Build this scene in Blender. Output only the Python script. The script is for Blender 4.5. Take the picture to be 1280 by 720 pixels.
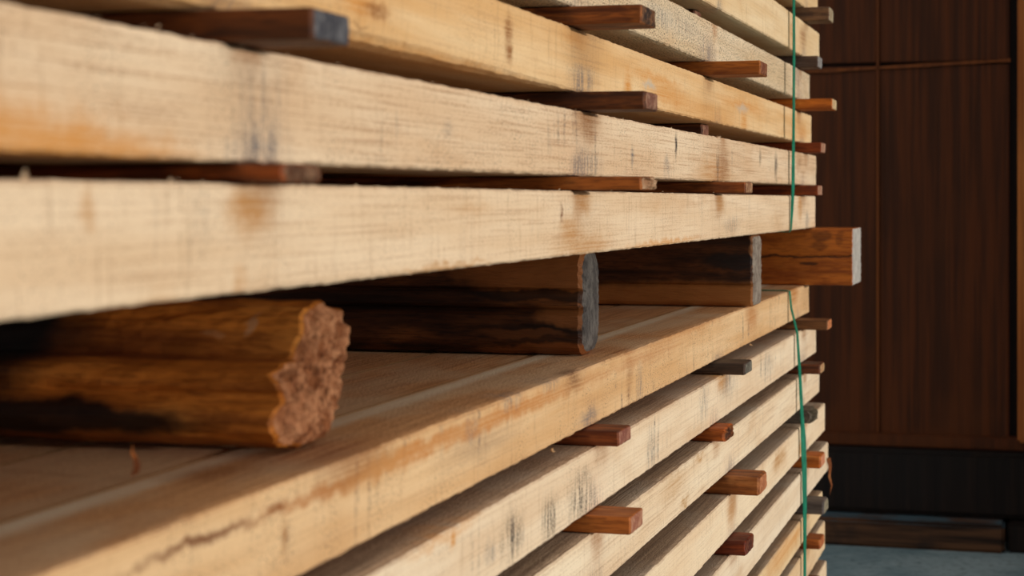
import bpy, bmesh, math, random
from mathutils import Vector, noise as mnoise

for o in list(bpy.data.objects):
    bpy.data.objects.remove(o)
scn = bpy.context.scene
COL = scn.collection

# ------------------------------------------------------------------ camera
F = 2300.0                      # focal length in pixels of the 1280x720 frame
XV, YV = 1295.0, 247.0          # vanishing point of the plank edges
CX = 0.36                       # camera stands 36 cm off the front face of the stack
H = 0.905                       # camera height
TH = math.atan((XV - 640) / F)
ST, CT = math.sin(TH), math.cos(TH)
cam = bpy.data.cameras.new('camera')
cam.sensor_width = 36.0
cam.lens = F / 1280 * 36
cam.shift_y = -(360 - YV) / 1280
cam.clip_start = 0.02
cam.dof.use_dof = True
cam.dof.focus_distance = 1.95
cam.dof.aperture_fstop = 11.5
camo = bpy.data.objects.new('camera', cam)
camo.location = (CX, 0, H)
camo.rotation_euler = (math.pi / 2, 0, TH)
COL.objects.link(camo)
scn.camera = camo

# ------------------------------------------------------------------ light
SUN_EL, SUN_AZ = math.radians(4), math.radians(-6)
sun = bpy.data.lights.new('sun', 'SUN')
sun.energy = 2.5
sun.angle = math.radians(0.6)
sun.color = (1.0, 0.935, 0.885)
suno = bpy.data.objects.new('sun', sun)
suno.rotation_euler = Vector((-math.cos(SUN_EL) * math.cos(SUN_AZ), -math.cos(SUN_EL) * math.sin(SUN_AZ), -math.sin(SUN_EL))).to_track_quat('-Z', 'Y').to_euler()
suno.location = (4, 1, 3)
COL.objects.link(suno)
world = bpy.data.worlds.new('sky')
scn.world = world
world.use_nodes = True
bg = world.node_tree.nodes['Background']
bg.inputs[0].default_value = (1.0, 0.975, 0.94, 1)
bg.inputs[1].default_value = 0.85
scn.view_settings.view_transform = 'Standard'
scn.view_settings.look = 'None'
scn.view_settings.gamma = 1.0
scn.view_settings.use_curve_mapping = False
scn.view_settings.exposure = -0.46


# ------------------------------------------------------------------ pixel <-> place on a plane of the stack
def depth_at(px, x):            # depth of the point on the vertical plane x seen in column px
    return F * (CX - x) / ((XV - px) * CT)
def y_at(px, x=0.0):
    return (depth_at(px, x) - (CX - x) * ST) / CT
def px_of(x, y):
    d = (CX - x) * ST + y * CT
    r = -(CX - x) * CT + y * ST
    return 640 + F * r / d
def z_at(px, py, x=0.0):
    return H - (py - YV) * depth_at(px, x) / F
def on_level(px, py, z):        # point on the horizontal plane z
    d = F * (H - z) / (py - YV)
    r = (px - 640) / F * d
    return CX - d * ST + r * CT, d * CT + r * ST
def x_for(px, y):               # plane x on which the point at distance y shows in column px
    lo, hi = -0.6, 0.3
    for _ in range(50):
        m = (lo + hi) / 2
        if px_of(m, y) < px: lo = m
        else: hi = m
    return lo


# ------------------------------------------------------------------ node helper
def srgb(r, g, b):
    f = lambda c: (c / 255 / 12.92) if c / 255 <= 0.04045 else ((c / 255 + 0.055) / 1.055) ** 2.4
    return (f(r), f(g), f(b), 1)

class N:
    def __init__(s, name):
        s.m = bpy.data.materials.new(name)
        s.m.use_nodes = True
        s.t = s.m.node_tree
        s.b = s.t.nodes['Principled BSDF']
        s.b.inputs['Roughness'].default_value = 0.85
        s.b.inputs['Specular IOR Level'].default_value = 0.25
    def put(s, sock, v):
        if isinstance(v, bpy.types.NodeSocket): s.t.links.new(v, sock)
        elif v is not None: sock.default_value = v
    def n(s, kind, **kw):
        nd = s.t.nodes.new(kind)
        for k, v in kw.items(): setattr(nd, k, v)
        return nd
    def obj(s):
        return s.n('ShaderNodeTexCoord').outputs['Object']
    def vm(s, op, a, b=None):
        nd = s.n('ShaderNodeVectorMath', operation=op)
        s.put(nd.inputs[0], a)
        if b is not None: s.put(nd.inputs[1], b)
        return nd.outputs['Value'] if op == 'LENGTH' else nd.outputs[0]
    def ma(s, op, a, b=None, clamp=False):
        nd = s.n('ShaderNodeMath', operation=op, use_clamp=clamp)
        s.put(nd.inputs[0], a)
        if b is not None: s.put(nd.inputs[1], b)
        return nd.outputs[0]
    def noise(s, vec, scale, detail=3, rough=0.55, color=False):
        nd = s.n('ShaderNodeTexNoise')
        s.put(nd.inputs['Vector'], vec)
        nd.inputs['Scale'].default_value = scale
        nd.inputs['Detail'].default_value = detail
        nd.inputs['Roughness'].default_value = rough
        return nd.outputs['Color' if color else 'Fac']
    def rng(s, v, a, b, lo=0.0, hi=1.0, smooth=True):
        nd = s.n('ShaderNodeMapRange', interpolation_type='SMOOTHSTEP' if smooth else 'LINEAR')
        s.put(nd.inputs['Value'], v)
        for k, q in (('From Min', a), ('From Max', b), ('To Min', lo), ('To Max', hi)):
            nd.inputs[k].default_value = q
        return nd.outputs['Result']
    def mix(s, fac, a, b, mode='MIX'):
        nd = s.n('ShaderNodeMix', data_type='RGBA', blend_type=mode)
        s.put(nd.inputs[0], fac); s.put(nd.inputs[6], a); s.put(nd.inputs[7], b)
        return nd.outputs[2]
    def bump(s, height, strength, dist):
        nd = s.n('ShaderNodeBump')
        nd.inputs['Strength'].default_value = strength
        nd.inputs['Distance'].default_value = dist
        s.put(nd.inputs['Height'], height)
        s.put(s.b.inputs['Normal'], nd.outputs[0])
    def out(s, col, rough=None):
        s.put(s.b.inputs['Base Color'], col)
        if rough is not None: s.put(s.b.inputs['Roughness'], rough)
        return s.m

BROWN = srgb(150, 98, 52); ORANGE = srgb(212, 144, 70); GREY = srgb(112, 108, 106)
DARK = srgb(52, 44, 42); RUST = srgb(112, 60, 26); TAN = srgb(196, 142, 86); PALE = srgb(196, 180, 158)

def plank_material(seed, c1, c2, lines=0.5, streak=0.3, speck=0.3, top_tint=0.8, blobs=(), warm=(srgb(186, 150, 118), srgb(138, 106, 80), srgb(186, 168, 148))):
    """Sawn timber: grain along the plank, saw lines, grey mould marks, stains as (x, y, z, rx, ry, rz, colour, strength)."""
    m = N('sawn_timber')
    P = m.obj()
    S = m.vm('ADD', P, (seed * 3.71, seed * 7.13, seed * 1.97))
    grain = m.noise(m.vm('MULTIPLY', S, (34, 2.2, 34)), 1.0, 4)
    col = m.mix(m.rng(grain, 0.3, 0.7), c1, c2)
    soft = m.noise(m.vm('MULTIPLY', S, (12, 5, 14)), 1.0, 3)
    col = m.mix(m.rng(soft, 0.52, 0.75, 0, 0.35), col, TAN)
    dash = m.noise(m.vm('MULTIPLY', S, (800, 190, 800)), 1.0, 2, 0.6)
    line = m.noise(m.vm('MULTIPLY', S, (620, 7, 620)), 1.0, 1, 0.4)           # growth lines along the plank
    fine = m.ma('ADD', m.ma('MULTIPLY', dash, 0.45), m.ma('MULTIPLY', line, 0.55))
    col = m.mix(m.rng(fine, 0.48, 0.66, 0, 0.55 * lines), col, srgb(164, 118, 80))
    saw = m.noise(m.vm('MULTIPLY', S, (60, 210, 24)), 1.0, 2, 0.5)            # upright saw kerfs
    col = m.mix(m.rng(saw, 0.55, 0.78, 0, 0.28), col, srgb(150, 112, 76))
    # mould: upright grey bars, broken by the saw lines, in patches
    bars = m.noise(m.vm('MULTIPLY', S, (10, 75, 7)), 1.0, 3, 0.6)
    patch = m.noise(m.vm('MULTIPLY', S, (4, 6, 16)), 1.0, 2)
    bar = m.ma('MULTIPLY', m.rng(bars, 0.55, 0.68), m.rng(patch, 0.5, 0.66))
    bar = m.ma('MULTIPLY', bar, m.rng(m.noise(m.vm('MULTIPLY', S, (200, 120, 260)), 1.0, 2), 0.42, 0.6, 0.25, 1.0))
    col = m.mix(m.ma('MULTIPLY', bar, streak), col, srgb(84, 78, 78))
    spk = m.noise(m.vm('MULTIPLY', S, (500, 330, 600)), 1.0, 2, 0.6)
    q = .10 if speck >= 1 else 0.0
    sp = m.ma('MULTIPLY', m.rng(spk, 0.58 - q * .45, 0.67 - q * .45), m.rng(m.noise(S, 14.0, 3), 0.42 - q, 0.6 - q))
    col = m.mix(m.ma('MULTIPLY', sp, speck), col, srgb(52, 44, 40))
    # faces that lie up or down are tinted browner than the upright edge
    g = m.n('ShaderNodeNewGeometry')
    sep = m.n('ShaderNodeSeparateXYZ'); m.put(sep.inputs[0], g.outputs['Normal'])
    up = m.ma('POWER', m.ma('ABSOLUTE', sep.outputs[2]), 2.0)
    worn = m.mix(m.rng(fine, 0.4, 0.62), warm[0], warm[1])
    worn = m.mix(m.rng(soft, 0.4, 0.62, 0, 0.6), worn, warm[2])
    col = m.mix(m.ma('MULTIPLY', up, top_tint), col, worn)
    if blobs:
        wob = m.vm('SUBTRACT', m.noise(S, 45.0, 3, 0.6, True), (0.5, 0.5, 0.5))
        Q = m.vm('ADD', P, m.vm('MULTIPLY', wob, (0.006, 0.028, 0.018)))
        tex = m.rng(m.ma('ADD', m.ma('MULTIPLY', fine, 0.6), m.ma('MULTIPLY', grain, 0.4)), 0.4, 0.58, 0.4, 1.0)
        hatch = m.ma('MULTIPLY', m.rng(m.noise(m.vm('MULTIPLY', S, (100, 230, 26)), 1.0, 2), 0.42, 0.55, 0.15, 1.0), m.rng(dash, 0.4, 0.56, 0.4, 1.0))
        for (x, y, z, rx, ry, rz, c, k) in blobs:
            inv = tuple(0.0 if r is None else 1.0 / r for r in (rx, ry, rz))
            q = m.vm('MULTIPLY', m.vm('SUBTRACT', Q, (x, y, z)), inv)
            fac = m.rng(m.vm('LENGTH', q), 0.1, 1.2, min(1.0, k * 1.25), 0.0)
            col = m.mix(m.ma('MULTIPLY', fac, hatch if c in (GREY, DARK) and rz > .008 and ry > .012 else tex), col, c)
    rel = m.ma('ADD', m.ma('MULTIPLY', fine, 0.6 * lines + 0.2), m.ma('ADD', m.ma('MULTIPLY', saw, 0.4), m.ma('MULTIPLY', spk, 0.5)))
    m.bump(rel, 0.8, 0.0018)
    return m.out(col)

def stained_material(name, c_dark, c_mid, c_pale, scale=1.0, rough=0.6, blobs=(), bump=0.5):
    """Old bearer or sticker wood, grain along X."""
    m = N(name)
    P = m.obj()
    info = m.n('ShaderNodeObjectInfo')
    comb = m.n('ShaderNodeCombineXYZ')
    r = m.ma('MULTIPLY', info.outputs['Random'], 37.0)
    for k in range(3): m.put(comb.inputs[k], r)
    S = m.vm('ADD', P, comb.outputs[0])
    g1 = m.noise(m.vm('MULTIPLY', S, (5 * scale, 70 * scale, 70 * scale)), 1.0, 4, 0.6)
    g2 = m.noise(m.vm('MULTIPLY', S, (14 * scale, 30 * scale, 40 * scale)), 1.0, 3)
    g3 = m.noise(m.vm('MULTIPLY', S, (60, 600, 600)), 1.0, 2)
    col = m.mix(m.rng(g1, 0.35, 0.66), c_dark, c_mid)
    col = m.mix(m.rng(g2, 0.5, 0.72, 0, 0.8), col, c_pale)  # paler wood tone scattered by noise
    col = m.mix(m.rng(g3, 0.48, 0.66, 0, 0.6), col, c_dark)
    if blobs:
        wob = m.vm('SUBTRACT', m.noise(S, 30.0, 3, 0.6, True), (0.5, 0.5, 0.5))
        Q = m.vm('ADD', P, m.vm('MULTIPLY', wob, (0.03, 0.01, 0.018)))
        for (x, y, z, rx, ry, rz, c, k) in blobs:
            inv = tuple(0.0 if q is None else 1.0 / q for q in (rx, ry, rz))
            q = m.vm('MULTIPLY', m.vm('SUBTRACT', Q, (x, y, z)), inv)
            col = m.mix(m.rng(m.vm('LENGTH', q), 0.6, 1.0, k, 0.0), col, c)
    m.bump(m.ma('ADD', g1, m.ma('MULTIPLY', g3, 0.5)), bump, 0.002)
    return m.out(col, rough)

def end_grain_material(c1, c2, c3):
    m = N('end_grain')
    P = m.obj()
    a = m.noise(P, 60.0, 4, 0.6)
    b = m.noise(m.vm('MULTIPLY', P, (1, 1, 0.4)), 330.0, 3, 0.6)
    col = m.mix(m.rng(a, 0.36, 0.62), c1, c2)
    col = m.mix(m.rng(b, 0.5, 0.72, 0, 0.7), col, c3)
    m.bump(m.ma('ADD', a, b), 0.8, 0.004)
    return m.out(col, 0.9)


# ------------------------------------------------------------------ object helpers
def link(name, me, mats, parent=None, loc=(0, 0, 0)):
    o = bpy.data.objects.new(name, me)
    for q in (mats if isinstance(mats, (list, tuple)) else [mats]): me.materials.append(q)
    COL.objects.link(o)
    o.location = loc
    if parent: o.parent = parent
    return o
def tag(o, label, cat, group=None):
    o['label'] = label; o['category'] = cat
    if group: o['group'] = group
    return o
def mesh_of(name, verts, faces, midx=None, smooth=False):
    me = bpy.data.meshes.new(name)
    me.from_pydata(verts, [], faces)
    if midx: me.polygons.foreach_set('material_index', midx)
    bm = bmesh.new(); bm.from_mesh(me)
    bmesh.ops.recalc_face_normals(bm, faces=bm.faces)
    bm.to_mesh(me); bm.free()
    if smooth: me.polygons.foreach_set('use_smooth', [True] * len(me.polygons))
    me.update()
    return me
def box_mesh(name, x0, x1, y0, y1, z0, z1, bev=0.0):
    bm = bmesh.new()
    v = [bm.verts.new((x, y, z)) for x in (x0, x1) for y in (y0, y1) for z in (z0, z1)]
    for f in ((0, 1, 3, 2), (4, 6, 7, 5), (0, 4, 5, 1), (2, 3, 7, 6), (0, 2, 6, 4), (1, 5, 7, 3)):
        bm.faces.new([v[i] for i in f])
    if bev: bmesh.ops.bevel(bm, geom=bm.edges[:], offset=bev, segments=2, affect='EDGES')
    bmesh.ops.recalc_face_normals(bm, faces=bm.faces)
    me = bpy.data.meshes.new(name); bm.to_mesh(me); bm.free()
    return me
def rounded_rect(w, h, r, n=3):
    """closed (u, v) outline, u 0..w, v 0..h"""
    pts = []
    for (cu, cv, a0) in ((w - r, r, -90), (w - r, h - r, 0), (r, h - r, 90), (r, r, 180)):
        for k in range(n + 1):
            a = math.radians(a0 + 90 * k / n)
            pts.append((cu + r * math.cos(a), cv + r * math.sin(a)))
    return pts
def densify(pts, step):
    out = []
    for i, p in enumerate(pts):
        q = pts[(i + 1) % len(pts)]
        n = max(1, int(math.hypot(q[0] - p[0], q[1] - p[1]) / step))
        out += [(p[0] + (q[0] - p[0]) * k / n, p[1] + (q[1] - p[1]) * k / n) for k in range(n)]
    return out
def bar_mesh(name, prof, length, seg=0.02, jit=0.0004, bevel=0.002, rag=0.0005, seed=0, ripple=0.0, rings=3):
    """bar along -X from x=0, outline prof in (y, z); material 0 sides, 1 the end at x=0"""
    n = len(prof)
    cy = sum(p[0] for p in prof) / n; cz = sum(p[1] for p in prof) / n
    xs = [0.0, -bevel * 0.35, -bevel]
    x = -bevel
    while x > -0.3:
        x -= seg; xs.append(x)
    xs.append(-length)
    half = min(max(abs(p[0] - cy) for p in prof), max(abs(p[1] - cz) for p in prof))
    V, Fc, M = [], [], []
    for i, x in enumerate(xs):
        k = 1 - bevel / half if i == 0 else (1 - bevel / half * 0.35 if i == 1 else 1.0)
        for j, (py, pz) in enumerate(prof):
            dy, dz = (py - cy) * k, (pz - cz) * k
            w = mnoise.noise(Vector((x * 30 + seed * 5.3, py * 160, pz * 160 + seed))) * jit * 2
            w += mnoise.noise(Vector((x * 4, py * 90 + seed * 3, pz * 90))) * ripple
            L = math.hypot(dy, dz) or 1
            ex = mnoise.noise(Vector((py * 220, pz * 220, seed * 2.7))) * rag if i < 3 else 0
            V.append((x + ex, cy + dy + dy / L * w, cz + dz + dz / L * w))
    for i in range(len(xs) - 1):
        for j in range(n):
            a, b = i * n + j, i * n + (j + 1) % n
            Fc.append((a, b, b + n, a + n)); M.append(1 if i == 0 else 0)
    prev = list(range(n))
    for s in [1 - (k + 1) / (rings + 1) for k in range(rings)]:
        ring = []
        for j in range(n):
            px, py, pz = V[j]
            yy, zz = cy + (py - cy) * s, cz + (pz - cz) * s
            ring.append(len(V))
            V.append((mnoise.noise(Vector((yy * 220, zz * 220, seed * 2.7))) * rag + rag * 0.4, yy, zz))
        for j in range(n):
            Fc.append((prev[j], prev[(j + 1) % n], ring[(j + 1) % n], ring[j])); M.append(1)
        prev = ring
    c = len(V); V.append((rag * 0.5, cy, cz))
    for j in range(n): Fc.append((prev[j], prev[(j + 1) % n], c)); M.append(1)
    Fc.append(tuple((len(xs) - 1) * n + j for j in range(n))); M.append(0)
    def cut(k):
        idx, keep, out = {}, [], []
        for f, q in zip(Fc, M):
            if q == k:
                out.append(tuple(idx.setdefault(a, len(idx)) for a in f))
        keep = [None] * len(idx)
        for a, b in idx.items(): keep[b] = V[a]
        return mesh_of(name if k == 0 else 'end_face', keep, out)
    return cut(0), cut(1)
def bar(name, meshes, mats, loc, end_label=None):
    o = bpy.data.objects.new(name, None); COL.objects.link(o); o.location = loc
    link('shaft', meshes[0], mats[0], o)
    e = link('end_face', meshes[1], mats[1], o)
    if end_label: e['label'] = end_label
    return o


# ------------------------------------------------------------------ setting: ground, back wall, unseen shade blockers added beside it
YW = 0.0
_x, YW = on_level(1155, 676, 0.0)
def ground_material():
    m = N('ground')
    P = m.obj()
    a = m.noise(P, 3.0, 5, 0.65); b = m.noise(P, 45.0, 4, 0.6)
    col = m.mix(m.rng(a, 0.35, 0.65), srgb(128, 156, 164), srgb(176, 198, 202))
    col = m.mix(m.rng(b, 0.5, 0.7, 0, 0.6), col, srgb(92, 112, 116))
    m.bump(m.ma('ADD', a, b), 0.5, 0.01)
    return m.out(col, 0.9)
fl = link('floor', box_mesh('floor', -7, 9, -6, YW + 0.6, -0.1, 0.0), ground_material())
fl['kind'] = 'structure'; fl['label'] = 'frosty grey blue ground in front of the dark wall'

def wall_material(c1, c2, c3, sc=1.0, rough=0.7):
    m = N('dark_boards')
    P = m.obj()
    a = m.noise(m.vm('MULTIPLY', P, (48 * sc, 48 * sc, 1.6)), 1.0, 4, 0.6)
    b = m.noise(m.vm('MULTIPLY', P, (160, 160, 5)), 1.0, 3, 0.6)
    c = m.noise(P, 2.4, 3)
    col = m.mix(m.rng(a, 0.36, 0.66), c1, c2)
    col = m.mix(m.rng(b, 0.55, 0.75, 0, 0.6), col, c1)
    col = m.mix(m.rng(c, 0.5, 0.7, 0, 0.6), col, c3)
    m.bump(a, 0.5, 0.006)
    return m.out(col, rough)
M_WALL = wall_material(srgb(68, 34, 13), srgb(98, 48, 16), srgb(104, 53, 17))
M_SILL = wall_material(srgb(24, 17, 14), srgb(40, 27, 20), srgb(30, 24, 22))
M_POST = wall_material(srgb(170, 96, 44), srgb(214, 134, 66), srgb(150, 88, 44))
M_SEAM = wall_material(srgb(110, 58, 24), srgb(138, 74, 30), srgb(84, 44, 20))
def wx(px):                       # x on the wall plane for an image column
    r = (px - 640) / F; c = ST; # direction (-ST + r CT, CT + r ST)
    d = YW / (CT + r * ST)
    return CX + d * (-ST + r * CT)
def wz(px, py):
    r = (px - 640) / F
    return H - (py - YV) * (YW / (CT + r * ST)) / F
wall = link('wall_back', box_mesh('wall_back', -4.5, 2.5, YW + 0.04, YW + 0.2, 0.0, 2.7), M_SILL)
wall['kind'] = 'structure'; wall['label'] = 'dark brown board wall behind the timber stack'
seam_z = wz(1140, 79)
edges = [wx(1262) - 0.012 - k for k in (0.0,)]
cols = [wx(1097) + d for d in (-3 * 0.53, -2 * 0.53, -0.53, 0.0)] + [wx(1263)]
sill_top = wz(1150, 545)
for i in range(len(cols) - 1):
    for (za, zb) in ((sill_top, seam_z - 0.004), (seam_z + 0.004, 2.6)):
        o = link('panel', box_mesh('panel', cols[i] + 0.003, cols[i + 1] - 0.003, YW + 0.012, YW + 0.045, za, zb, 0.003), M_WALL, wall)
for (xa, xb, ya, yb, t) in ((1020, 1263, 86, 75, 0.006),):
    a = Vector((wx(xa) - 0.6, YW + 0.008, wz(xa, ya) - 0.03)); b = Vector((wx(xb), YW + 0.008, wz(xb, yb)))
    V = []
    n = 26
    for k in range(n + 1):
        p = a.lerp(b, k / n)
        tt = t * (0.7 + 0.5 * mnoise.noise(Vector((k * 0.7, 3, 1))))
        V += [(p.x, p.y - 0.004, p.z - tt), (p.x, p.y - 0.004, p.z + tt), (p.x, p.y + 0.006, p.z + tt), (p.x, p.y + 0.006, p.z - tt)]
    Fc = [(4 * k + j, 4 * k + (j + 1) % 4, 4 * k + 4 + (j + 1) % 4, 4 * k + 4 + j) for k in range(n) for j in range(4)]
    Fc += [(0, 1, 2, 3), (4 * n, 4 * n + 1, 4 * n + 2, 4 * n + 3)]
    link('batten', mesh_of('batten', V, Fc), M_SEAM, wall)
for i in (3,):
    link('joint_strip', box_mesh('joint_strip', cols[i] - 0.004, cols[i] + 0.004, YW + 0.004, YW + 0.03, sill_top, 2.6, 0.002), M_SEAM, wall)
post = link('trim_1', box_mesh('trim_1', wx(1272), wx(1272) + 0.14, YW - 0.03, YW + 0.04, wz(1275, 552), 2.6, 0.006), M_POST)
post['kind'] = 'structure'; post['label'] = 'orange brown wooden post at the right edge of the dark wall'
# sill beam and kick boards at the foot of the wall
z_kick = wz(1150, 640)
sill = link('trim_2', box_mesh('trim_2', -4.5, 2.5, YW - 0.05, YW + 0.04, z_kick, wz(1150, 560), 0.012), M_SILL)
sill['kind'] = 'structure'; sill['label'] = 'blackened sill beam along the foot of the dark wall'
led = link('trim_3', box_mesh('trim_3', -4.5, 2.5, YW - 0.012, YW + 0.04, wz(1150, 559), wz(1150, 543), 0.004), M_WALL)
led['kind'] = 'structure'; led['label'] = 'thin brown ledge strip above the blackened sill beam'
def sky_tinted_kick():
    m = N('sky_tinted_board')
    P = m.obj()
    a = m.noise(m.vm('MULTIPLY', P, (3, 40, 60)), 1.0, 4); b = m.noise(P, 9.0, 4)
    col = m.mix(m.rng(a, .35, .65), srgb(46, 32, 24), srgb(104, 70, 46))
    col = m.mix(m.rng(b, .5, .7, 0, .6), col, srgb(36, 34, 34))
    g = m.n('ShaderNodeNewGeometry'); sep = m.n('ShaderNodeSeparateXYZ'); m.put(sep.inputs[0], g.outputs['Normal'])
    col = m.mix(m.ma('MULTIPLY', m.rng(sep.outputs[2], .4, .8), m.rng(b, .38, .62, .1, .85)), col, srgb(84, 112, 124))  # bluish sky reflection painted into the colour of upward faces
    return m.out(col, .8)
M_KICK = sky_tinted_kick()
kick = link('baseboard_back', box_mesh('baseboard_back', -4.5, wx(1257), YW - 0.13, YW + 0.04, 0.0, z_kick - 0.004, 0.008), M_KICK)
kick['kind'] = 'structure'; kick['label'] = 'worn brown kick board on the ground below the sill beam'
kick2 = link('baseboard_right', box_mesh('baseboard_right', wx(1257) + 0.006, 2.5, YW - 0.11, YW + 0.04, 0.0, z_kick - 0.004, 0.006), M_SILL)
kick2['kind'] = 'structure'; kick2['label'] = 'black end piece beside the brown kick board'
# unseen side wall and roof, added to keep sun off the back wall
wr = link('shade_wall_right', box_mesh('shade_wall_right', 0.52, 0.7, YW - 0.95, YW, 0.0, 2.7), M_WALL)
wr['kind'] = 'structure'; wr['label'] = 'unseen dark board side wall added to shade the back wall'
cl = link('shade_roof', box_mesh('shade_roof', -4.5, 2.5, YW - 0.8, YW + 0.2, 2.7, 2.82), M_WALL)
cl['kind'] = 'structure'; cl['label'] = 'unseen dark board roof added to shade the back wall'


# ------------------------------------------------------------------ planks
class Plank: pass
Y_NEAR = -0.85
def ramp(y, ya, va, yb, vb):
    if ya == yb: return va
    t = min(1, max(0, (y - ya) / (yb - ya)))
    return va + (vb - va) * t
# key: (x offset, px of far end, (slope top, px), (slope top, px), (slope bottom, px), (slope bottom, px), wane); slope + is above the horizon
SPEC = {
 'P6': (0.000, 1022, (.960, 960), (.960, 1000), (.822, 900), (.822, 1000), 0.0),
 'P5': (0.000, 1024, (.752, 900), (.760, 1000), (.592, 877), (.606, 987), 0.0),
 'P4': (-.006, 1012, (.541, 839), (.545, 1000), (.412, 800), (.414, 985), 0.0),
 'P3': (-.007, 1014, (.369, 625), (.366, 1000), (.229, 442), (.234, 985), 0.004),
 'P2': (0.000, 1020, (.191, 200), (.192, 1000), (.0435, 200), (.0535, 1000), 0.0),
 'P1': (0.001, 1019, (.0185, 200), (.008, 1000), (-.1215, 200), (-.136, 1000), 0.0),
 'L1': (-.013, 1011, (-.378, 100), (-.378, 1000), (-.516, 400), (-.508, 990), 0.0),
 'L2': (-.003, 1020, (-.5655, 500), (-.5655, 1000), (-.706, 620), (-.706, 1000), 0.0),
 'L3': (0.000, 1024, (-.755, 660), (-.757, 1000), (-.892, 840), (-.900, 1000), 0.0),
 'L4': (0.004, 1031, (-.968, 840), (-.972, 1000), (-1.110, 870), (-1.106, 1000), 0.0),
 'L5': (0.007, 1035, (-1.170, 890), (-1.172, 1000), (-1.314, 930), (-1.311, 1000), 0.0),
 'L6': (0.007, 1028, (-1.364, 950), (-1.372, 1000), (-1.482, 970), (-1.482, 1000), 0.0),
 'L7': (0.007, 1031, (-1.528, 950), (-1.528, 1000), (-1.665, 970), (-1.665, 1000), 0.0),
 'L8': (0.009, 1033, (-1.730, 950), (-1.730, 1000), (-1.875, 970), (-1.875, 1000), 0.0),
 'L9': (0.004, 1028, (-1.935, 950), (-1.935, 1000), (-2.075, 970), (-2.075, 1000), 0.0),
 'L10': (0.002, 1030, (-2.135, 950), (-2.135, 1000), (-2.275, 970), (-2.275, 1000), 0.0),
}
PL = {}
for k, (off, pe, t1, t2, b1, b2, wane) in SPEC.items():
    p = Plank(); p.key = k; p.off = off; p.wane = wane
    p.y1 = y_at(pe, off)
    s = (CX - off) / CT
    def mk(a, b, s=s, off=off):
        ya, yb = y_at(a[1], off), y_at(b[1], off)
        return lambda y: H + ramp(y, ya, a[0] * s, yb, b[0] * s)
    p.zt, p.zb = mk(t1, t2), mk(b1, b2)
    p.blobs = []
    p.fibres = []
    PL[k] = p
ORDER_UP = ['P1', 'P2', 'P3', 'P4', 'P5', 'P6']
ORDER_LO = ['L1', 'L2', 'L3', 'L4', 'L5', 'L6', 'L7', 'L8', 'L9', 'L10']

def blob(key, px, py, rpx, rpy, colour, k):
    """stain on the front face of a plank, given where it shows"""
    p = PL[key]
    y = y_at(px, p.off); z = z_at(px, py, p.off)
    ry = abs(y_at(px + rpx, p.off) - y_at(px - rpx, p.off)) / 2
    rz = rpy * depth_at(px, p.off) / F
    p.blobs.append((0, y, z, 0.03, ry, rz, colour, k))

def plank_mesh(name, p, width, seed):
    """origin at the near front bottom edge; runs +Y, front face at x=0 and body towards -X"""
    y0, y1 = Y_NEAR, p.y1
    n = int((y1 - y0) / 0.009)
    V, Fc = [], []
    z0 = p.zb(y0)
    r = 0.0022
    for i in range(n + 1):
        y = y0 + (y1 - y0) * i / n
        b, t = p.zb(y) - z0, p.zt(y) - z0
        w = p.wane * max(0.0, min(1.0, (y_at(720, p.off) - y) / 0.4)) if p.wane else 0.0
        q = lambda a, s, f=60: mnoise.noise(Vector((y * f, a * 3.1 + seed * 11.7, seed))) * s
        q2 = lambda a, s: q(a, s) + mnoise.noise(Vector((y * 260, a * 5.7, seed * 3.3))) * s * 0.9
        h = t - b
        prof = [(-width, b), (-width, t), (-width * .5, t + q(9, .0004, 8)), (-r * 3, t + q(1, .0004)), (-r * .6, t - r * .25 + q2(2, .0007)),
                (q(3, .0005), t - r + q2(2, .0006)), (q(4, .0005, 30), b + h * .66), (q(5, .0005, 30), b + h * .33),
                (-w * .25 + q(6, .0006), b + r + w * 1.2 + q2(7, .0006)), (-r * .6 - w * .9, b + r * .3 + w * .3 + q2(8, .0007)), (-r * 3 - w * 2.2, b + q(1.5, .0004)), (-width * .5, b)]
        ye = y
        for j, (px, pz) in enumerate(prof):
            yy = y + (mnoise.noise(Vector((px * 150, pz * 170, seed * 5))) * .005 if i == n else 0)
            V.append((px, yy - y0, pz))
    m = 12
    for i in range(n):
        for j in range(m):
            a, b = i * m + j, i * m + (j + 1) % m
            Fc.append((a, b, b + m, a + m))
    Fc.append(tuple(range(m))); Fc.append(tuple(n * m + j for j in range(m)))
    return mesh_of(name, V, Fc), (p.off, y0, z0)

def fibre_mesh(pts, r):
    """thin torn wood fibre: tapered three-sided strand"""
    V, Fc = [], []
    for i, q in enumerate(pts):
        rr = r * (1 - i / (len(pts) - 0.6))
        for j in range(3):
            a = j * 2.094
            V.append((q[0] + rr * math.cos(a), q[1] + rr * math.sin(a), q[2] + rr * 0.5 * math.sin(a + 1)))
    for i in range(len(pts) - 1):
        for j in range(3):
            a, b = i * 3 + j, i * 3 + (j + 1) % 3
            Fc.append((a, b, b + 3, a + 3))
    Fc.append((0, 1, 2))
    return mesh_of('splinter', V, Fc)

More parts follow.
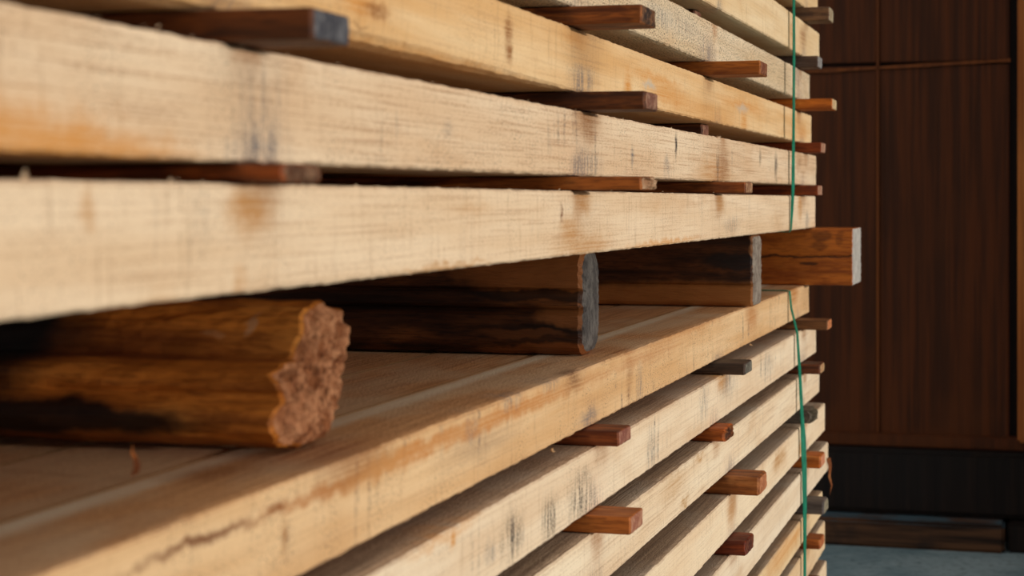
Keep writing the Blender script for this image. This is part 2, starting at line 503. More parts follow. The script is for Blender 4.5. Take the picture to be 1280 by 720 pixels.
# ------------------------------------------------------------------ stickers between the layers
# (layer above, layer below, px where the near side crosses the plank face, px of the near and far edge of its end, look)
STK = [
 ('P2', 'P1', 296, 352, 403, 'round', 'rounded brown spacer stick in the gap above the lowest upper plank, nearest the camera'),
 ('P2', 'P1', 713, 804, 822, 'pale', 'brown spacer stick with a pale torn end in the thin gap between upper planks'),
 ('P2', 'P1', 892, 933, 942, 'brown', 'brown spacer stick left of the strap in the thin gap above the lowest upper plank'),
 ('P2', 'P1', 1000, 1023, 1032, 'red', 'red brown spacer stick behind the green strap, next one above the wide gap of bearers'),
 ('P3', 'P2', 262, 392, 440, 'greyend', 'thick brown spacer stick with a square dark grey end at top left'),
 ('P3', 'P2', 716, 808, 825, 'dark', 'dark brown spacer stick with a pinkish end under the orange resin stained plank'),
 ('P3', 'P2', 893, 879, 887, 'dark', 'short dark spacer stick set back in the gap under the orange resin stained plank'),
 ('P3', 'P2', 999, 1027, 1033, 'red', 'dark red brown spacer stick behind the strap under the orange resin stained plank'),
 ('P4', 'P3', 712, 803, 821, 'knot', 'knotty brown spacer stick with a dark end at the top edge of the photo'),
 ('P4', 'P3', 881, 951, 960, 'amber', 'amber brown spacer stick under the grey speckled plank, left of the strap'),
 ('P4', 'P3', 996, 1041, 1047, 'orange', 'bright orange brown spacer stick jutting out behind the strap under the grey speckled plank'),
 ('P5', 'P4', 896, 870, 877, 'dark', 'dark spacer stick end barely showing in the gap above the grey speckled plank'),
 ('P5', 'P4', 1002, 1023, 1028, 'grey', 'weathered grey spacer stick behind the strap above the grey speckled plank'),
 ('P6', 'P5', 1005, 1037, 1042, 'greybrown', 'grey brown spacer stick behind the strap at the top of the photo'),
 ('L1', 'L2', 744, 774, 790, 'rose', 'dark red brown spacer stick with rosy end, upper of two in the lower middle'),
 ('L1', 'L2', 902, 932, 942, 'ash', 'dark grey brown spacer stick with a grey end right under the ledge plank'),
 ('L1', 'L2', 1002, 1035, 1043, 'walnut', 'grained brown spacer stick with an orange end, first below the ledge plank behind the strap'),
 ('L2', 'L3', 738, 789, 805, 'rosebright', 'light brown spacer stick with pink end, lower of two in the lower middle'),
 ('L2', 'L3', 890, 907, 922, 'ragged', 'chestnut spacer stick with a rounded chewed end under the second lower plank'),
 ('L2', 'L3', 1003, 1026, 1032, 'blackred', 'blackish red spacer stick with a pale end behind the strap, second below the ledge plank'),
 ('L3', 'L4', 911, 951, 961, 'brown2', 'long brown spacer stick with a rosy end under the third lower plank'),
 ('L3', 'L4', 1004, 1013, 1020, 'broken', 'broken grey spacer stick with a crumbled end behind the strap'),
 ('L4', 'L5', 912, 934, 945, 'mahogany', 'deep mahogany spacer stick, lowest one left of the strap'),
 ('L4', 'L5', 1006, 1027, 1037, 'orangebig', 'thick orange brown spacer stick with a pink end right of the strap'),
 ('L5', 'L6', 1006, 1031, 1036, 'slate', 'thin slate grey spacer stick right of the strap near the bottom'),
 ('L6', 'L7', 1007, 1026, 1036, 'amber2', 'orange brown spacer stick with a reddish end, second lowest right of the strap'),
 ('L7', 'L8', 1008, 1022, 1033, 'brown', 'brown spacer stick at the bottom edge of the photo right of the strap'),
 ('L8', 'L9', 1008, 1030, 1040, 'brown', None), ('L8', 'L9', 740, 780, 797, 'brown', None),
 ('L9', 'L10', 1008, 1030, 1040, 'brown', None), ('L9', 'L10', 740, 780, 797, 'brown', None),
 ('L7', 'L8', 740, 780, 797, 'brown', None), ('L6', 'L7', 740, 780, 797, 'brown', None), ('L5', 'L6', 740, 780, 797, 'brown', None),
 ('L4', 'L5', 740, 780, 797, 'brown', None), ('L3', 'L4', 740, 780, 797, 'brown', None),
 ('P5', 'P4', 716, 800, 818, 'brown', None), ('P6', 'P5', 716, 800, 818, 'brown', None),
]
# look: dark, mid, pale, end colours, rag, corner radius
c = srgb
LOOK = {
 'round': (c(70, 34, 14), c(118, 62, 26), c(134, 74, 34), c(120, 84, 66), c(84, 50, 34), c(150, 120, 104), .002, .006),
 'pale': (c(84, 46, 20), c(138, 84, 40), c(156, 98, 52), c(196, 160, 138), c(160, 116, 92), c(120, 76, 54), .004, .002),
 'brown': (c(70, 36, 16), c(120, 70, 34), c(138, 82, 42), c(176, 130, 104), c(130, 88, 66), c(196, 160, 138), .0008, .003),
 'brown2': (c(92, 52, 26), c(142, 88, 46), c(150, 104, 72), c(184, 116, 84), c(160, 96, 68), c(196, 140, 110), .0008, .004),
 'red': (c(70, 30, 14), c(122, 60, 28), c(140, 74, 34), c(180, 136, 120), c(150, 100, 84), c(200, 168, 150), .0005, .002),
 'greyend': (c(48, 26, 14), c(94, 54, 26), c(116, 70, 36), c(92, 90, 92), c(66, 64, 68), c(128, 124, 122), .0005, .0015),
 'dark': (c(46, 24, 14), c(92, 54, 28), c(110, 68, 36), c(150, 106, 92), c(116, 72, 62), c(176, 140, 126), .0008, .003),
 'knot': (c(70, 36, 18), c(132, 80, 42), c(150, 96, 52), c(110, 70, 48), c(50, 36, 34), c(150, 104, 78), .0012, .002),
 'amber': (c(92, 50, 20), c(148, 92, 40), c(160, 104, 48), c(130, 80, 56), c(110, 58, 40), c(170, 120, 96), .001, .0015),
 'orange': (c(120, 66, 24), c(178, 108, 42), c(186, 120, 54), c(206, 180, 152), c(186, 152, 120), c(220, 196, 170), .0004, .0012),
 'grey': (c(70, 52, 42), c(112, 88, 72), c(124, 104, 90), c(150, 146, 140), c(124, 116, 110), c(176, 170, 162), .0005, .0015),
 'greybrown': (c(76, 52, 36), c(122, 88, 60), c(150, 106, 68), c(166, 150, 134), c(140, 116, 98), c(190, 176, 160), .0006, .002),
 'rose': (c(72, 34, 18), c(120, 66, 36), c(134, 80, 50), c(158, 104, 92), c(130, 76, 68), c(180, 130, 116), .0005, .0025),
 'ash': (c(50, 38, 30), c(88, 64, 48), c(104, 78, 58), c(112, 106, 104), c(84, 76, 74), c(140, 132, 126), .0006, .004),
 'walnut': (c(70, 48, 36), c(120, 86, 64), c(134, 98, 74), c(200, 124, 84), c(180, 104, 70), c(214, 150, 112), .0004, .0015),
 'rosebright': (c(112, 64, 30), c(158, 98, 52), c(170, 116, 72), c(176, 122, 104), c(150, 92, 78), c(196, 146, 126), .0005, .002),
 'ragged': (c(96, 46, 14), c(150, 82, 32), c(164, 94, 40), c(130, 74, 40), c(70, 34, 22), c(160, 104, 64), .004, .006),
 'blackred': (c(46, 26, 20), c(92, 54, 38), c(120, 66, 40), c(196, 158, 124), c(170, 120, 90), c(210, 178, 148), .001, .004),
 'broken': (c(60, 50, 42), c(98, 84, 72), c(112, 98, 84), c(104, 92, 80), c(70, 60, 52), c(132, 118, 104), .009, .002),
 'mahogany': (c(66, 26, 14), c(116, 52, 26), c(130, 72, 46), c(110, 56, 36), c(76, 34, 26), c(140, 84, 60), .002, .003),
 'orangebig': (c(116, 62, 22), c(172, 100, 40), c(170, 120, 80), c(206, 140, 116), c(190, 116, 90), c(216, 160, 134), .0006, .003),
 'slate': (c(70, 60, 56), c(104, 92, 84), c(122, 110, 100), c(150, 138, 126), c(120, 108, 98), c(170, 160, 148), .001, .004),
 'amber2': (c(110, 58, 26), c(160, 96, 50), c(166, 110, 66), c(190, 116, 76), c(160, 86, 54), c(206, 140, 100), .001, .004),
}
STICKERS = []
LM = {}
for i, (ka, kb, pf, pn, pe, look, label) in enumerate(STK):
    A, B = PL[ka], PL[kb]
    y0 = y_at(pf, B.off if ka[0] == 'L' else A.off)
    ex = x_for(pn, y0)
    lo, hi = y0 + 0.005, y0 + 0.25
    for _ in range(50):
        mm = (lo + hi) / 2
        if px_of(ex, mm) < pe: lo = mm
        else: hi = mm
    w = min(max(lo - y0, 0.028), 0.062)
    zt = min(A.zb(y0), A.zb(y0 + w)) - 0.0006
    zb = max(B.zt(y0), B.zt(y0 + w)) + 0.0006
    STICKERS.append((i, y0, w, ex, zb, zt, look, label, ka, kb))
    # water marks where the sticker touches the planks
    rr = random.Random(i)
    PL[ka].blobs.append((0, y0 + w * .5, A.zb(y0), 0.02, w * (.55 + .3 * rr.random()), .014 + .014 * rr.random(), GREY, .35 + .3 * rr.random()))
    PL[kb].blobs.append((0, y0 + w * .5, B.zt(y0), 0.02, w * (.5 + .25 * rr.random()), .018 + .016 * rr.random(), srgb(176, 118, 68), .4 + .3 * rr.random()))

# stains seen on single planks
B_ = blob
B_('P2', -20, 190, 280, 92, ORANGE, .85); B_('P2', 110, 198, 190, 52, ORANGE, .7); B_('P2', 330, 140, 40, 90, GREY, .35); B_('P2', 320, 185, 34, 24, GREY, .6)
B_('P2', 735, 150, 22, 30, BROWN, .6); B_('P2', 734, 205, 22, 24, GREY, .6); B_('P2', 893, 222, 28, 34, TAN, .9); B_('P2', 905, 208, 9, 40, BROWN, .8); B_('P2', 897, 215, 2.2, 34, DARK, .9)
B_('P2', 845, 182, 2, 18, DARK, .95); B_('P2', 970, 212, 2.5, 28, DARK, .85); B_('P2', 791, 195, 2, 18, GREY, .8); B_('P2', 950, 195, 2, 14, DARK, .6); B_('P2', 834, 210, 6, 18, GREY, .7); B_('P2', 560, 165, 6, 16, GREY, .4)
B_('P2', 998, 200, 5, 18, BROWN, .6)
B_('P1', 730, 306, 42, 20, TAN, .95); B_('P1', 714, 285, 16, 24, TAN, .85); B_('P1', 703, 266, 3, 14, RUST, .9); B_('P1', 830, 304, 60, 7, ORANGE, .6); B_('P1', 312, 262, 34, 40, TAN, .8)
B_('P1', 728, 252, 14, 22, TAN, .8); B_('P1', 900, 254, 7, 18, TAN, .9); B_('P1', 1000, 256, 4, 24, TAN, .9); B_('P1', 915, 282, 12, 14, GREY, .5); B_('P1', 1009, 276, 3, 14, GREY, .8); B_('P1', 110, 262, 14, 40, TAN, .5)
B_('P1', 200, 390, 30, 40, TAN, .4); B_('P1', 300, 355, 12, 26, TAN, .5); B_('P1', 590, 262, 30, 10, TAN, .4); B_('P1', 560, 334, 70, 6, TAN, .7)
B_('P3', 455, 6, 40, 22, ORANGE, .9); B_('P3', 470, 12, 20, 12, RUST, .6); B_('P3', 452, 30, 14, 4, RUST, .9); B_('P3', 637, 34, 7, 20, BROWN, .8); B_('P3', 637, 62, 6, 18, BROWN, .8)
B_('P3', 560, 84, 140, 18, ORANGE, .8); B_('P3', 440, 56, 60, 14, ORANGE, .7); B_('P3', 735, 62, 26, 46, srgb(150, 116, 84), .5); B_('P3', 730, 98, 20, 20, GREY, .5); B_('P3', 720, 48, 20, 14, ORANGE, .6)
B_('P3', 785, 105, 6, 22, ORANGE, .8); B_('P3', 820, 98, 40, 8, ORANGE, .7); B_('P3', 835, 118, 30, 14, ORANGE, .7); B_('P3', 812, 106, 10, 6, PALE, .8); B_('P3', 930, 132, 34, 10, ORANGE, .75); B_('P3', 930, 150, 5, 20, ORANGE, .8); B_('P3', 928, 136, 9, 7, PALE, .8)
B_('P3', 880, 140, 60, 18, ORANGE, .45); B_('P3', 1003, 165, 8, 12, ORANGE, .6); B_('P3', 850, 150, 90, 10, ORANGE, .5)
B_('P4', 850, 30, 40, 22, GREY, .35); B_('P4', 885, 66, 14, 22, GREY, .6); B_('P4', 820, 20, 30, 20, GREY, .4); B_('P4', 996, 95, 5, 22, srgb(166, 140, 118), .6)
B_('P5', 1004, 46, 5, 18, BROWN, .75); B_('P5', 990, 40, 5, 24, TAN, .6)
B_('L1', 345, 636, 16, 10, RUST, .95); B_('L1', 250, 676, 110, 9, RUST, .75); B_('L1', 420, 606, 110, 14, srgb(176, 110, 54), .7); B_('L1', 560, 548, 100, 16, srgb(190, 124, 62), .65); B_('L1', 720, 482, 100, 12, srgb(190, 128, 70), .55)
B_('L1', 500, 575, 90, 18, srgb(196, 124, 56), .7); B_('L1', 640, 515, 90, 15, srgb(196, 126, 60), .7); B_('L1', 860, 412, 60, 9, srgb(190, 126, 66), .6); B_('L1', 600, 560, 60, 26, srgb(150, 118, 90), .35); B_('L1', 355, 672, 6, 34, BROWN, .6); B_('L1', 640, 500, 16, 20, GREY, .6); B_('L1', 590, 535, 10, 24, GREY, .45); B_('L1', 690, 478, 14, 14, GREY, .4); B_('L1', 787, 478, 5, 34, BROWN, .5); B_('L1', 800, 480, 5, 34, GREY, .5)
B_('L1', 735, 522, 16, 10, GREY, .6); B_('L1', 940, 392, 10, 30, srgb(188, 124, 66), .7); B_('L1', 992, 366, 8, 22, srgb(184, 120, 60), .8); B_('L1', 820, 440, 60, 12, srgb(190, 130, 76), .5); B_('L1', 470, 580, 60, 40, srgb(200, 146, 88), .5)
B_('L2', 727, 622, 18, 42, DARK, .85); B_('L2', 688, 648, 14, 38, DARK, .75); B_('L2', 640, 672, 16, 40, DARK, .75); B_('L2', 612, 690, 10, 20, GREY, .7); B_('L2', 815, 565, 8, 36, GREY, .55); B_('L2', 566, 672, 6, 16, ORANGE, .8); B_('L2', 560, 668, 60, 12, ORANGE, .4)
B_('L2', 910, 475, 14, 28, GREY, .5); B_('L2', 880, 500, 8, 34, GREY, .45); B_('L2', 960, 455, 8, 20, GREY, .5); B_('L2', 902, 474, 8, 20, TAN, .8)
B_('L3', 875, 572, 8, 6, srgb(190, 140, 84), .9); B_('L3', 841, 608, 20, 20, srgb(196, 150, 98), .6); B_('L3', 856, 628, 6, 8, srgb(186, 140, 84), .8)
B_('L4', 974, 574, 10, 14, srgb(186, 132, 72), .9); B_('L4', 915, 636, 8, 26, TAN, .7); B_('L4', 1000, 560, 3, 14, TAN, .8)
B_('L6', 980, 690, 26, 18, ORANGE, .6); B_('L6', 996, 668, 8, 10, ORANGE, .5)

TONE = {  # seed, colour 1, colour 2, lines, streak, speck, top tint
 'P6': (21, c(214, 172, 118), c(232, 200, 152), .5, .3, .3, .15),
 'P5': (22, c(226, 190, 140), c(240, 212, 168), .3, .2, .35, .12),
 'P4': (23, c(222, 192, 150), c(236, 212, 176), .5, .75, 1.0, .12),
 'P3': (24, c(222, 172, 112), c(238, 202, 152), .35, .1, .35, .1),
 'P2': (25, c(224, 188, 148), c(238, 210, 174), 1.0, .5, .7, .3),
 'P1': (26, c(228, 194, 154), c(240, 212, 176), .6, .2, .4, .3),
 'L1': (27, c(216, 168, 114), c(234, 196, 148), .35, .9, .8, .95),
 'L2': (28, c(230, 198, 160), c(244, 220, 186), .4, .95, .4, .85),
 'L3': (29, c(236, 206, 168), c(246, 224, 190), .7, .15, .3, .85),
 'L4': (30, c(236, 204, 164), c(246, 222, 186), .4, .15, .4, .85),
 'L5': (31, c(232, 204, 168), c(244, 222, 190), .4, .15, .3, .85),
 'L6': (32, c(228, 190, 138), c(240, 210, 164), .3, .1, .3, .85),
 'L7': (33, c(228, 192, 146), c(240, 210, 168), .3, .1, .3, .85),
 'L8': (34, c(228, 192, 150), c(238, 210, 172), .3, .1, .3, .85),
 'L9': (35, c(228, 192, 150), c(238, 210, 172), .3, .1, .3, .85),
 'L10': (36, c(228, 192, 150), c(238, 210, 172), .3, .1, .3, .85),
}
LABEL = {
 'P6': 'pale plank at the very top right, only its end showing beside the strap',
 'P5': 'smooth pale plank near the top right, above the grey speckled plank',
 'P4': 'pale plank with dense grey mould specks, fourth above the wide bearer gap',
 'P3': 'orange yellow plank with resin stains and knots, third above the bearer gap',
 'P2': 'pale plank with fine saw lines and an orange stain at its left end',
 'P1': 'broad pale cream plank lying directly on the dark bearers',
 'L1': 'honey coloured ledge plank with a brown streak, directly under the dark bearers',
 'L2': 'pale plank with grey saw bruises, second from the top of the lower pack',
 'L3': 'clean pale finely lined plank, third from the top of the lower pack',
 'L4': 'pale plank with small tan specks, fourth from the top of the lower pack',
 'L5': 'pale plank fifth from the top of the lower pack, at the bottom edge',
 'L6': 'pale plank with an orange band, sixth from the top of the lower pack',
 'L7': 'pale plank seventh from the top of the lower pack, near the bottom edge',
 'L8': 'pale plank tip at the bottom edge right of the strap',
 'L9': 'pale plank of the lower pack one below the bottom edge of the photo',
 'L10': 'lowest pale plank of the lower pack resting on the ground bearers',
}
WID = {'L1': 0.074, 'P1': 0.11, 'P2': 0.1}
LEDGE_WARM = (c(214, 156, 102), c(170, 114, 68), c(208, 176, 140))
M_BACK = plank_material(77, c(206, 160, 108), c(226, 186, 136), .5, .3, .3, .9, (), LEDGE_WARM)
M_BACK2 = plank_material(81, c(196, 146, 96), c(216, 172, 122), .6, .3, .3, .9, (), LEDGE_WARM)
rnd = random.Random(5)
OBJ = {}
for k, p in PL.items():
    w = WID.get(k, 0.095 + 0.02 * rnd.random())
    me, org = plank_mesh('plank', p, w, TONE[k][0])
    seed, c1, c2, ln, stq, spk, tt = TONE[k]
    bl = [(x - 0, y - org[1], z - org[2], rx, ry, rz, cc, kk) for (x, y, z, rx, ry, rz, cc, kk) in p.blobs]
    if k == 'L1':
        bl.append((-0.066, 0, 0.052, 0.013, None, 0.02, srgb(228, 208, 178), .9))
        bl.append((-0.03, 0.985 - org[1], 0.052, 0.05, 0.09, 0.02, srgb(132, 76, 36), .8))
        bl.append((-0.05, 0.90 - org[1], 0.052, 0.03, 0.05, 0.02, srgb(140, 84, 40), .7))
        bl.append((-0.03, 1.72 - org[1], 0.052, 0.06, 0.05, 0.02, srgb(160, 92, 42), .6))
        bl.append((-0.004, 1.50 - org[1], 0.052, 0.012, 0.04, 0.02, srgb(110, 66, 36), .8))
    o = link('plank', me, plank_material(seed, c1, c2, ln, stq, spk, tt, bl, **({'warm': LEDGE_WARM} if k == 'L1' else {})), None, org)
    tag(o, LABEL[k], 'plank', 'front planks of the timber stack')
    p.obj = o; p.org = org; p.w = w
    # the boards lying behind the front one in the same layer
    x = p.off - w - 0.004
    widths = [0.096, 0.118, 0.09, 0.12, 0.15, 0.15] if k == 'L1' else [0.21, 0.2, 0.2]
    for q, bw in enumerate(widths):
        ya = Y_NEAR + rnd.uniform(-.03, .03)
        zb, zt = max(p.zb(0), p.zb(2.9)), min(p.zt(0), p.zt(2.9))
        bo = link('plank', box_mesh('plank', -bw, 0, 0, p.y1 - ya + rnd.uniform(-.03, -.005), 0, zt - zb - .0006 - .0004 * q, .0012), M_BACK if q % 2 else M_BACK2, None, (x, ya, zb))
        if k == 'L1' and q < 2:
            tag(bo, ('tan ledge board second from the front edge, under the dark bearers', 'tan ledge board third from the front edge, under the dark bearers')[q], 'plank', 'ledge boards')
        else:
            tag(bo, 'brown plank lying deeper in the stack behind the front planks', 'plank', 'planks behind the front row')
        x -= bw + (0.003 if k == 'L1' else 0.004)

# torn fibres on plank edges
def fibres(key, px, py, n, size, seed, up=1.0, dirx=0.3):
    p = PL[key]; rr = random.Random(seed)
    y, z = y_at(px, p.off), z_at(px, py, p.off)
    for i in range(n):
        a = Vector((-0.0006, y + rr.uniform(-.5, .5) * size, z))
        d = Vector((rr.uniform(0, dirx), rr.uniform(-1, 1), up * rr.uniform(.3, 1.0))).normalized() * size * rr.uniform(.6, 1.2)
        pts = []
        for t in range(5):
            s = t / 4
            q = a + d * s + Vector((0.3, 0, -0.4 * up)) * size * s * s
            pts.append((q.x, q.y - p.org[1], q.z - p.org[2]))
        link('splinter', fibre_mesh(pts, 0.0008 + size * .03), p.obj.data.materials[0], p.obj)
fibres('P2', 897, 172, 6, .008, 1); fibres('P1', 30, 224, 3, .007, 2); fibres('P1', 215, 227, 3, .004, 3); fibres('P1', 470, 235, 3, .005, 4)
fibres('L1', 690, 561, 4, .006, 5, -1); fibres('L1', 938, 430, 3, .007, 6, -1); fibres('L4', 1027, 507, 4, .008, 7); fibres('P2', 200, 34, 3, .003, 8)
for q in range(14):
    fibres('P2', 120 + q * 60, 247 - .191 * (1295 - 120 - q * 60), 1, .0025, 20 + q)
    fibres('P1', 60 + q * 64, 247 - .016 * (1295 - 60 - q * 64), 1, .0028, 50 + q)

# ------------------------------------------------------------------ build the stickers
for (i, y0, w, ex, zb, zt, look, label, ka, kb) in STICKERS:
    cd, cm, cl_, e1, e2, e3, rag, rad = LOOK[look]
    rich = lambda q: (min(1, q[0] * 1.35), q[1] * 1.08, q[2] * .62, 1)
    ends = lambda q: (min(1, q[0] * 1.05), q[1] * 1.06, q[2] * .84, 1)
    if look not in ('grey', 'slate', 'broken', 'ash', 'greybrown'): cd, cm, cl_ = map(rich, (cd, cm, cl_))
    if look not in ('greyend', 'grey'): e1, e2, e3 = map(ends, (e1, e2, e3))
    if look not in LM:
        LM[look] = (stained_material('sticker_wood', cd, cm, cl_, 1.6, .65), end_grain_material(e1, e2, e3))
    h = zt - zb
    prof = densify(rounded_rect(w, h, min(rad, h * .45), 3), .0045)
    me = bar_mesh('sticker', prof, 0.72 + ex, .012, .0003, min(.002 if rad < .003 else .0045, h * .2), rag, seed=i + 1)
    o = bar('spacer_stick', me, LM[look], (ex, y0, zb), 'sawn end grain of the spacer stick')
    if label: tag(o, label, 'stick', 'spacer sticks between the plank layers')
    else: tag(o, 'brown spacer stick between plank layers outside the photo', 'stick', 'unseen spacer sticks')

# ------------------------------------------------------------------ bearers in the wide gap
LEDGE = PL['L1'].zt(1.5)
def bearer(pn, pe, pyb, rad, cracks, mats, label, seed, rag=.0012, ripple=0.0, width=None, drop=0.0):
    ex, y0 = on_level(pn, pyb, LEDGE)
    lo, hi = y0, y0 + .4
    for _ in range(50):
        mm = (lo + hi) / 2
        if px_of(ex, mm) < pe: lo = mm
        else: hi = mm
    w = width or (lo - y0)
    zt = min(PL['P1'].zb(y0), PL['P1'].zb(y0 + w)) - .0008 - drop
    zb = LEDGE + .0008
    h = zt - zb
    prof = densify(rounded_rect(w, h, rad, 5), .0025)
    q = []
    for (u, v) in prof:
        for (side, vc, dep, wd) in cracks:
            if (side < 0 and u < w * .3 and abs(u) < rad * .5):
                u += dep * max(0, 1 - abs(v - vc * h) / wd)
        q.append((u, v))
    me = bar_mesh('bearer', q, .8 + ex, .014, .0004, min(.006, rad * .5), rag, seed=seed, ripple=ripple)
    o = bar('bearer_beam', me, mats, (ex, y0, zb), 'weathered grey end of the beam')
    tag(o, label, 'beam', 'bearers between the two packs')
    print('bearer', label, ex, y0, w, h)
    return o, h, w
e_grey = end_grain_material(c(70, 64, 60), c(100, 93, 86), c(44, 39, 37))
e_lite = end_grain_material(c(168, 160, 150), c(196, 188, 176), c(116, 110, 106))
e_mid = end_grain_material(c(124, 108, 94), c(152, 138, 122), c(74, 62, 54))
b2 = bearer(730, 750, 447, .019, [(-1, .43, .006, .004), (-1, .62, .004, .003)],
       [stained_material('old_beam', c(30, 16, 9), c(80, 44, 20), c(124, 72, 34), .7, .55,
        [(-.03, 0, .078, .11, None, .03, c(150, 90, 44), .75), (-.015, 0, .036, .035, None, .012, c(150, 92, 48), .6), (-.03, 0, .003, .09, None, .009, c(146, 84, 40), .7), (-.06, 0, .020, .05, None, .006, c(120, 70, 34), .5), (-.02, 0, .055, .12, None, .006, c(28, 18, 13), .8)], .9), e_grey],
       'blackened bearer beam with rounded corners, a long crack and a grey end', 3)
b3 = bearer(942, 952, 384.5, .008, [(-1, .3, .003, .003)],
       [stained_material('old_beam', c(42, 22, 11), c(92, 50, 22), c(120, 68, 30), .8, .55,
        [(-.08, 0, .002, .26, None, .036, c(168, 104, 50), .8), (-.03, 0, .06, .05, None, .014, c(30, 24, 22), .8), (0, 0, .06, .006, None, .06, c(150, 98, 58), .7)], .9), e_mid],
       'dark brown bearer beam with a lighter grained lower side and pale end', 4)
b4 = bearer(1066, 1076, 357.6, .003, [(-1, .5, .002, .003)],
       [stained_material('old_beam', c(122, 56, 14), c(190, 106, 34), c(206, 126, 46), .8, .5,
        [(-.052, 0, .083, .022, None, .010, c(60, 32, 16), .5), (-.055, 0, .068, .016, None, .010, c(70, 36, 16), .45), (-.02, 0, .078, .010, None, .014, c(80, 42, 18), .4), (-.09, 0, .048, .2, None, .002, c(50, 28, 14), .8), (-.07, 0, .035, .02, None, .004, c(60, 34, 16), .8)], .5), e_lite],
       'light brown squared bearer beam jutting out past the strap with whitish end', 6, .001)

# the round bearer: a split log with grooves along its side
def log_bearer():
    xe, y0 = on_level(352, 574, LEDGE)
    px_out = [(352, 574), (388, 577), (409, 560), (418, 528), (427, 498), (424, 472), (437, 452), (437, 418), (428, 403), (405, 396), (386, 402), (377, 424), (373, 450), (377, 466), (360, 470), (350, 486), (349, 500), (356, 512), (346, 524), (342, 548), (344, 566)]
    def yz(px, py):     # on the plane x = xe of the end
        return y_at(px, xe), z_at(px, py, xe)
    pts = [yz(*q) for q in px_out]
    ys = [p[0] for p in pts]; ymin = min(ys); zmin = min(p[1] for p in pts)
    pts = [(p[0] - ymin, max(0.0, p[1] - zmin)) for p in pts]
    prof = densify(pts, .0045)
    for _ in range(2):
        n = len(prof)
        prof = [((prof[i - 1][0] + 2 * prof[i][0] + prof[(i + 1) % n][0]) / 4, (prof[i - 1][1] + 2 * prof[i][1] + prof[(i + 1) % n][1]) / 4) for i in range(n)]
    me = bar_mesh('log', prof, .75 + xe, .012, .001, .004, .008, seed=9, ripple=.0035, rings=10)
    h = max(p[1] for p in prof); w = max(p[0] for p in prof)
    print('log', xe, ymin, w, h)
    m = stained_material('peeled_log', c(122, 62, 16), c(210, 126, 46), c(226, 148, 66), .6, .6,
        [(-.245, 0, h * .95, .135, None, h * .75, c(18, 11, 8), 1.0), (-.29, 0, h * .4, .15, None, h * .8, c(18, 11, 8), 1.0), (-.17, 0, h * .22, .155, None, h * .17, c(22, 13, 9), .95),
         (-.055, 0, h * .80, .010, None, .003, c(190, 130, 80), .7), (-.032, 0, h * .88, .004, None, .007, c(196, 146, 104), .8)], 1.0)
    e = end_grain_material(c(140, 84, 48), c(180, 124, 84), c(84, 44, 22))
    o = bar('bearer_log', me, [m, e], (xe, ymin, LEDGE + .001), 'rough crumbled end of the log')
    tag(o, 'peeled brown split log used as a bearer at left, with a rough crumbled end', 'log', 'bearers between the two packs')
log_bearer()
# ground bearers carrying the lower pack
zb10 = PL['L10'].zb(1)
for yy in (-.4, .75, 1.75, 2.75):
    o = bar('ground_bearer', bar_mesh('ground_bearer', densify(rounded_rect(.1, zb10 - .001, .006, 3), .01), .8, .02, .0005, .004, .001, seed=int(yy * 10) + 40), [M_SILL, e_mid], (0.0, yy, 0.0))
    tag(o, 'dark bearer on the ground under the lowest plank, out of view', 'beam', 'ground bearers')

# a torn shaving lying before the log
sx, sy = on_level(168, 598, LEDGE)
pts = [(0, 0, 0), (.001, .001, .004), (.0005, .0005, .008), (-.001, -.001, .012), (-.0008, 0, .016)]
sh = link('wood_shaving', fibre_mesh(pts, .0026), LM['brown2'][0], None, (sx, sy, LEDGE + .002))
tag(sh, 'small upright curl of torn wood on the ledge in front of the log', 'shaving')
bk = link('bark_strip', fibre_mesh([(0, 0, .028), (.003, .004, .014), (.002, .002, -.004), (.006, .005, -.02), (.003, .001, -.036)], .0045), LM['brown2'][0], None,
          (PL['L5'].off + .002, PL['L5'].y1 - .02, PL['L5'].zb(2.9) - .004))
tag(bk, 'frayed strip of reddish bark hanging at the plank ends near the bottom right', 'bark')

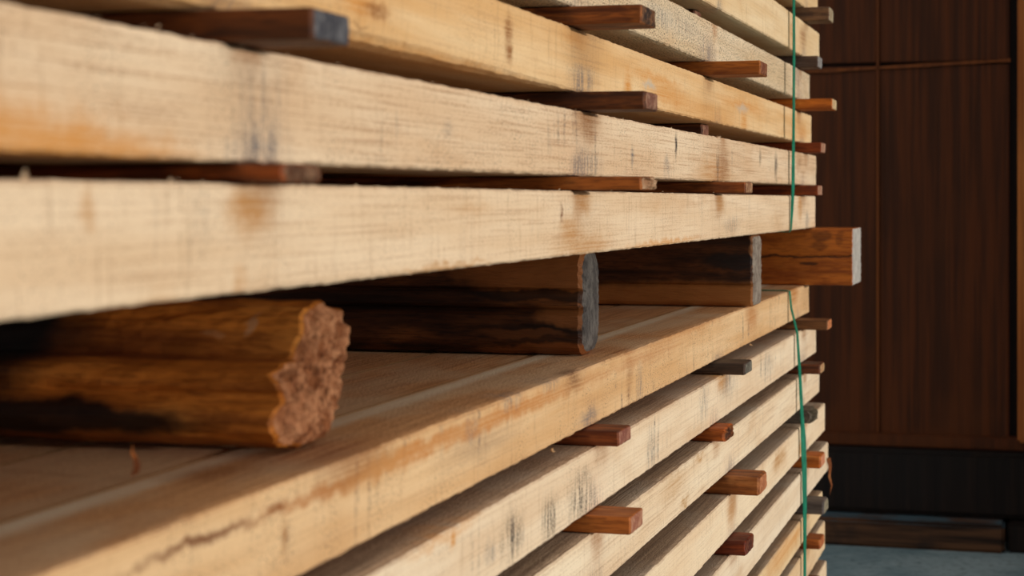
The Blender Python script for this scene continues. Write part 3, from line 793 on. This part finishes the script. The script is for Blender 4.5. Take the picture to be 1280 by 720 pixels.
# ------------------------------------------------------------------ green binding straps
def strap_material():
    m = N('green_strap')
    P = m.obj()
    a = m.noise(m.vm('MULTIPLY', P, (500, 500, 60)), 1.0, 2)
    col = m.mix(m.rng(a, .4, .65), srgb(16, 104, 78), srgb(34, 136, 104))
    m.bump(a, .3, .001)
    return m.out(col, .38)
M_STRAP = strap_material()
def strap(path, label):
    """path: (x, y, z, width, turn about the strap's own line)"""
    V, Fc = [], []
    dense = []
    for a, b in zip(path, path[1:]):
        n = max(2, int((Vector(a[:3]) - Vector(b[:3])).length / .012))
        dense += [tuple(a[j] + (b[j] - a[j]) * k / n for j in range(5)) for k in range(n)]
    dense.append(path[-1])
    for i, (x, y, z, w, t) in enumerate(dense):
        q0, q1 = dense[max(0, i - 1)], dense[min(len(dense) - 1, i + 1)]
        d = (Vector(q1[:3]) - Vector(q0[:3])).normalized()
        s = Vector((math.sin(t), math.cos(t), 0)) if abs(d.z) > .5 else Vector((0, 1, 0))
        s = (s - d * s.dot(d)).normalized()
        nn = d.cross(s)
        P = Vector((x, y, z))
        for (a, b) in ((-1, -1), (1, -1), (1, 1), (-1, 1)):
            V.append(tuple(P + s * a * w / 2 + nn * b * .0005))
    for i in range(len(dense) - 1):
        for j in range(4):
            a, b = i * 4 + j, i * 4 + (j + 1) % 4
            Fc.append((a, b, b + 4, a + 4))
    Fc += [(0, 1, 2, 3), tuple(len(V) - 4 + j for j in range(4))]
    o = link('binding_strap', mesh_of('strap', V, Fc), M_STRAP)
    tag(o, label, 'strap', 'green binding straps')
ys = y_at(986, 0)
zb1 = PL['P1'].zb(ys)
zt6 = PL['P6'].zt(ys)
strap([(-.62, ys, zt6 + .0018, .012, 0), (.004, ys, zt6 + .0018, .012, 0), (.0075, ys, zt6 - .01, .012, .1), (.0078, ys, PL['P5'].zb(ys), .012, .15), (.0075, ys, PL['P3'].zt(ys), .012, .12), (.007, ys, PL['P3'].zb(ys), .012, .16),
       (.0065, ys, PL['P2'].zb(ys), .012, .22), (.005, ys, PL['P1'].zt(ys) - .02, .011, .2), (.0032, ys, zb1 + .002, .008, .1), (.001, ys, zb1 - .0016, .006, 0), (-.62, ys, zb1 - .0016, .012, 0)],
      'thin green plastic strap running down the upper pack')
yl = y_at(985, PL['L1'].off)
def lx(px, k, z=None): return x_for(px, yl)
def zz(py): return H - (py - YV) * ((CX) * ST + yl * CT) / F
o1 = PL['L1'].off
strap([(-.62, yl, LEDGE + .0012, .012, 0), (o1 - .004, yl, LEDGE + .0014, .012, 0), (o1 + .0024, yl, LEDGE + .0004, .010, .1), (lx(989, 0), yl, zz(385), .010, .1), (lx(996.5, 0), yl, zz(416), .012, .1), (lx(1000, 0), yl, zz(470), .012, .2),
       (lx(1002.5, 0), yl, zz(520), .012, .25), (lx(1004, 0), yl, zz(545), .014, .42), (lx(1005.5, 0), yl, zz(590), .014, .4), (lx(1006, 0), yl, zz(640), .013, .3), (lx(1006, 0), yl, zz(690), .012, .2), (lx(1006, 0), yl, zz(740), .012, .2), (lx(1006, 0), yl, .13, .012, .1)],
      'green plastic strap slanting down the front of the lower pack')
